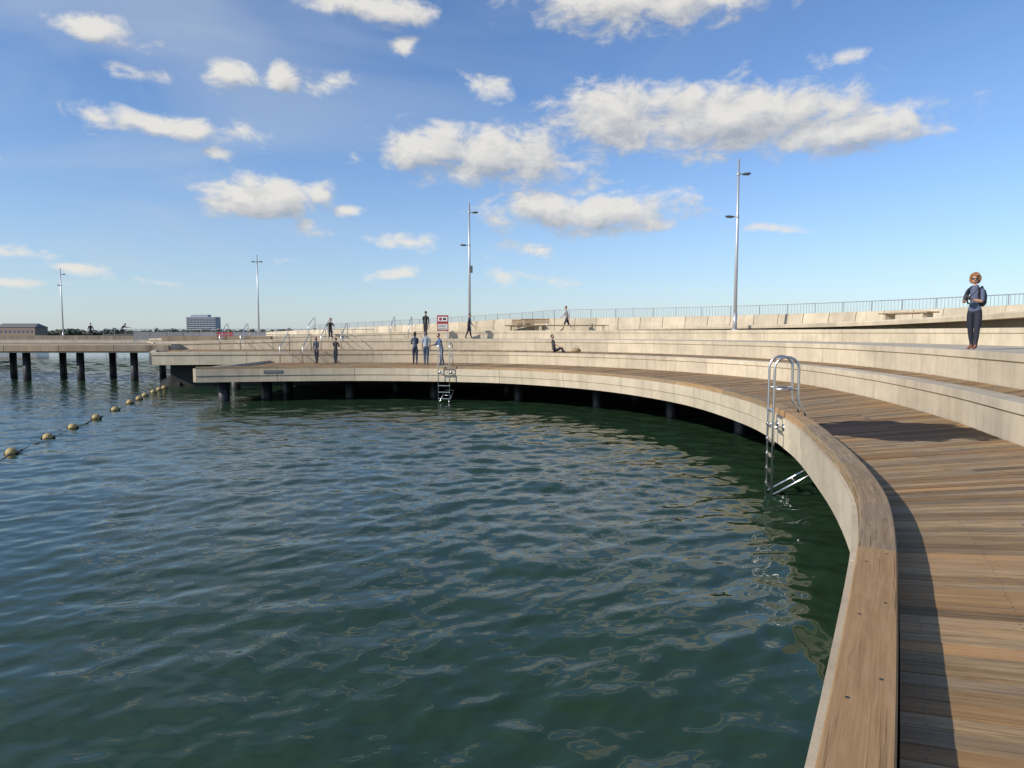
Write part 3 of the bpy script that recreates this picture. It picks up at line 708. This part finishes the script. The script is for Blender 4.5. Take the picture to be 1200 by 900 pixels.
pit=math.atan(60/800)
def azel(px,py):
    u=(px-600)/800; v=(450-py)/800; y=math.cos(pit)+v*math.sin(pit); z=-math.sin(pit)+v*math.cos(pit)
    return math.atan2(u,y),math.atan2(z,math.hypot(u,y))
def vm(nt_,op,a,b=None):
    n=nt_.nodes.new('ShaderNodeVectorMath'); n.operation=op
    for i_,x in enumerate((a,b)):
        if x is None: continue
        if hasattr(x,'links'): nt_.links.new(x,n.inputs[i_])
        else: n.inputs[i_].default_value=x
    return n
def cloud_group(name,clouds,detail):
    grp=D.node_groups.new(name,'ShaderNodeTree')
    grp.interface.new_socket('P',in_out='INPUT',socket_type='NodeSocketVector'); grp.interface.new_socket('D',in_out='OUTPUT',socket_type='NodeSocketFloat')
    gi=grp.nodes.new('NodeGroupInput'); go=grp.nodes.new('NodeGroupOutput'); GL=grp.links.new
    nw=N(grp,'ShaderNodeTexNoise'); nw.noise_dimensions='2D'; nw.inputs['Scale'].default_value=9; nw.inputs['Detail'].default_value=2; GL(gi.outputs[0],nw.inputs['Vector'])
    wp=vm(grp,'SUBTRACT',nw.outputs['Color'],(.5,.5,.5)); wp=vm(grp,'MULTIPLY',wp.outputs[0],(.07,.03,0)); Pw=vm(grp,'ADD',gi.outputs[0],wp.outputs[0]).outputs[0]
    acc=None
    for px,py,rx,ry,bias in clouds:
        a,el=azel(px,py); a2,_=azel(px+rx*1.1,py); _,e2=azel(px,py-ry*1.1); k=min(1,max(.5,ry/22))
        sa,se=1/max(.004,abs(a2-a)),1/max(.004,abs(e2-el))
        n=grp.nodes.new('ShaderNodeVectorMath'); n.operation='MULTIPLY_ADD'; GL(Pw,n.inputs[0]); n.inputs[1].default_value=(sa,se,0); n.inputs[2].default_value=(-a*sa,-el*se,0)
        n=vm(grp,'LENGTH',n.outputs[0])
        d=mathn(grp,'MULTIPLY_ADD',n.outputs['Value'],-k,(1+bias*1.2)*k)
        acc=d if acc is None else mathn(grp,'MAXIMUM',acc,d)
    mpn=vm(grp,'MULTIPLY',gi.outputs[0],(1,1.8,1))
    nn1=N(grp,'ShaderNodeTexNoise'); nn1.noise_dimensions='2D'; nn1.inputs['Scale'].default_value=18; nn1.inputs['Detail'].default_value=detail; nn1.inputs['Roughness'].default_value=.62; nn1.inputs['Distortion'].default_value=.25; GL(mpn.outputs[0],nn1.inputs['Vector'])
    GL(mathn(grp,'ADD',acc,mathn(grp,'MULTIPLY',mathn(grp,'SUBTRACT',nn1.outputs[0],.50),1.8)),go.inputs[0])
    return grp
tc=N(nt,'ShaderNodeTexCoord'); sx=N(nt,'ShaderNodeSeparateXYZ'); L(tc.outputs['Generated'],sx.inputs[0])
az=mathn(nt,'ARCTAN2',sx.outputs[0],sx.outputs[1]); el=mathn(nt,'ARCSINE',sx.outputs[2])
cv=N(nt,'ShaderNodeCombineXYZ'); L(az,cv.inputs[0]); L(el,cv.inputs[1])
g1=nt.nodes.new('ShaderNodeGroup'); g1.node_tree=cloud_group('cloud_density',CL,8); L(cv.outputs[0],g1.inputs[0])
g2=nt.nodes.new('ShaderNodeGroup'); g2.node_tree=cloud_group('cloud_density_lit',[c for c in CL if c[3]>=17],6); L(vm(nt,'ADD',cv.outputs[0],(-.008,.020,0)).outputs[0],g2.inputs[0])
cov=N(nt,'ShaderNodeMapRange'); cov.interpolation_type='SMOOTHSTEP'; cov.inputs[1].default_value=-.12; cov.inputs[2].default_value=.6; L(g1.outputs[0],cov.inputs[0])
lit=mathn(nt,'ADD',mathn(nt,'MULTIPLY',mathn(nt,'SUBTRACT',g1.outputs[0],g2.outputs[0]),.75),.54,clamp=True)
ccol=mixc(nt,lit,(.43,.47,.54),(.95,.92,.86))
mpc=N(nt,'ShaderNodeMapping'); mpc.inputs['Rotation'].default_value=(0,0,math.radians(-12)); mpc.inputs['Scale'].default_value=(1.2,4,1); L(cv.outputs[0],mpc.inputs[0])
nc=N(nt,'ShaderNodeTexNoise'); nc.noise_dimensions='2D'; nc.inputs['Scale'].default_value=1.8; nc.inputs['Detail'].default_value=6; nc.inputs['Distortion'].default_value=.6; L(mpc.outputs[0],nc.inputs['Vector'])
cir=mathn(nt,'MULTIPLY',mathn(nt,'SUBTRACT',nc.outputs[0],.34,clamp=True),1.5,clamp=True)
left=mathn(nt,'MULTIPLY',mathn(nt,'SUBTRACT',.5,az,clamp=True),.7,clamp=True)
cir=mathn(nt,'MULTIPLY',cir,mathn(nt,'ADD',left,.14),clamp=True)
hz=mathn(nt,'MULTIPLY',mathn(nt,'POWER',mathn(nt,'SUBTRACT',1,mathn(nt,'MULTIPLY',mathn(nt,'ABSOLUTE',el),2.9),clamp=True),2.0),.5)
cir=mathn(nt,'MAXIMUM',cir,hz)
bgc=N(nt,'ShaderNodeBackground'); L(ccol,bgc.inputs[0]); bgc.inputs[1].default_value=.86
bgh=N(nt,'ShaderNodeBackground'); bgh.inputs[0].default_value=(.60,.69,.80,1); bgh.inputs[1].default_value=.88
ms=N(nt,'ShaderNodeMixShader'); L(cir,ms.inputs[0]); L(bg.outputs[0],ms.inputs[1]); L(bgh.outputs[0],ms.inputs[2])
ms2=N(nt,'ShaderNodeMixShader'); L(mathn(nt,'MULTIPLY',cov.outputs[0],.93),ms2.inputs[0]); L(ms.outputs[0],ms2.inputs[1]); L(bgc.outputs[0],ms2.inputs[2])
L(ms2.outputs[0],out.inputs[0])
# ---------------------------------------------------------------- camera
cam=D.cameras.new('camera'); cam.lens=24; cam.sensor_width=36; cam.clip_end=20000; cam.clip_start=.05
co=D.objects.new('camera',cam); co.location=(0,0,2.9); co.rotation_euler=(math.pi/2-pit,0,0); link(co); scene.camera=co
scene.view_settings.view_transform='Standard'; scene.view_settings.look='None'; scene.view_settings.exposure=0
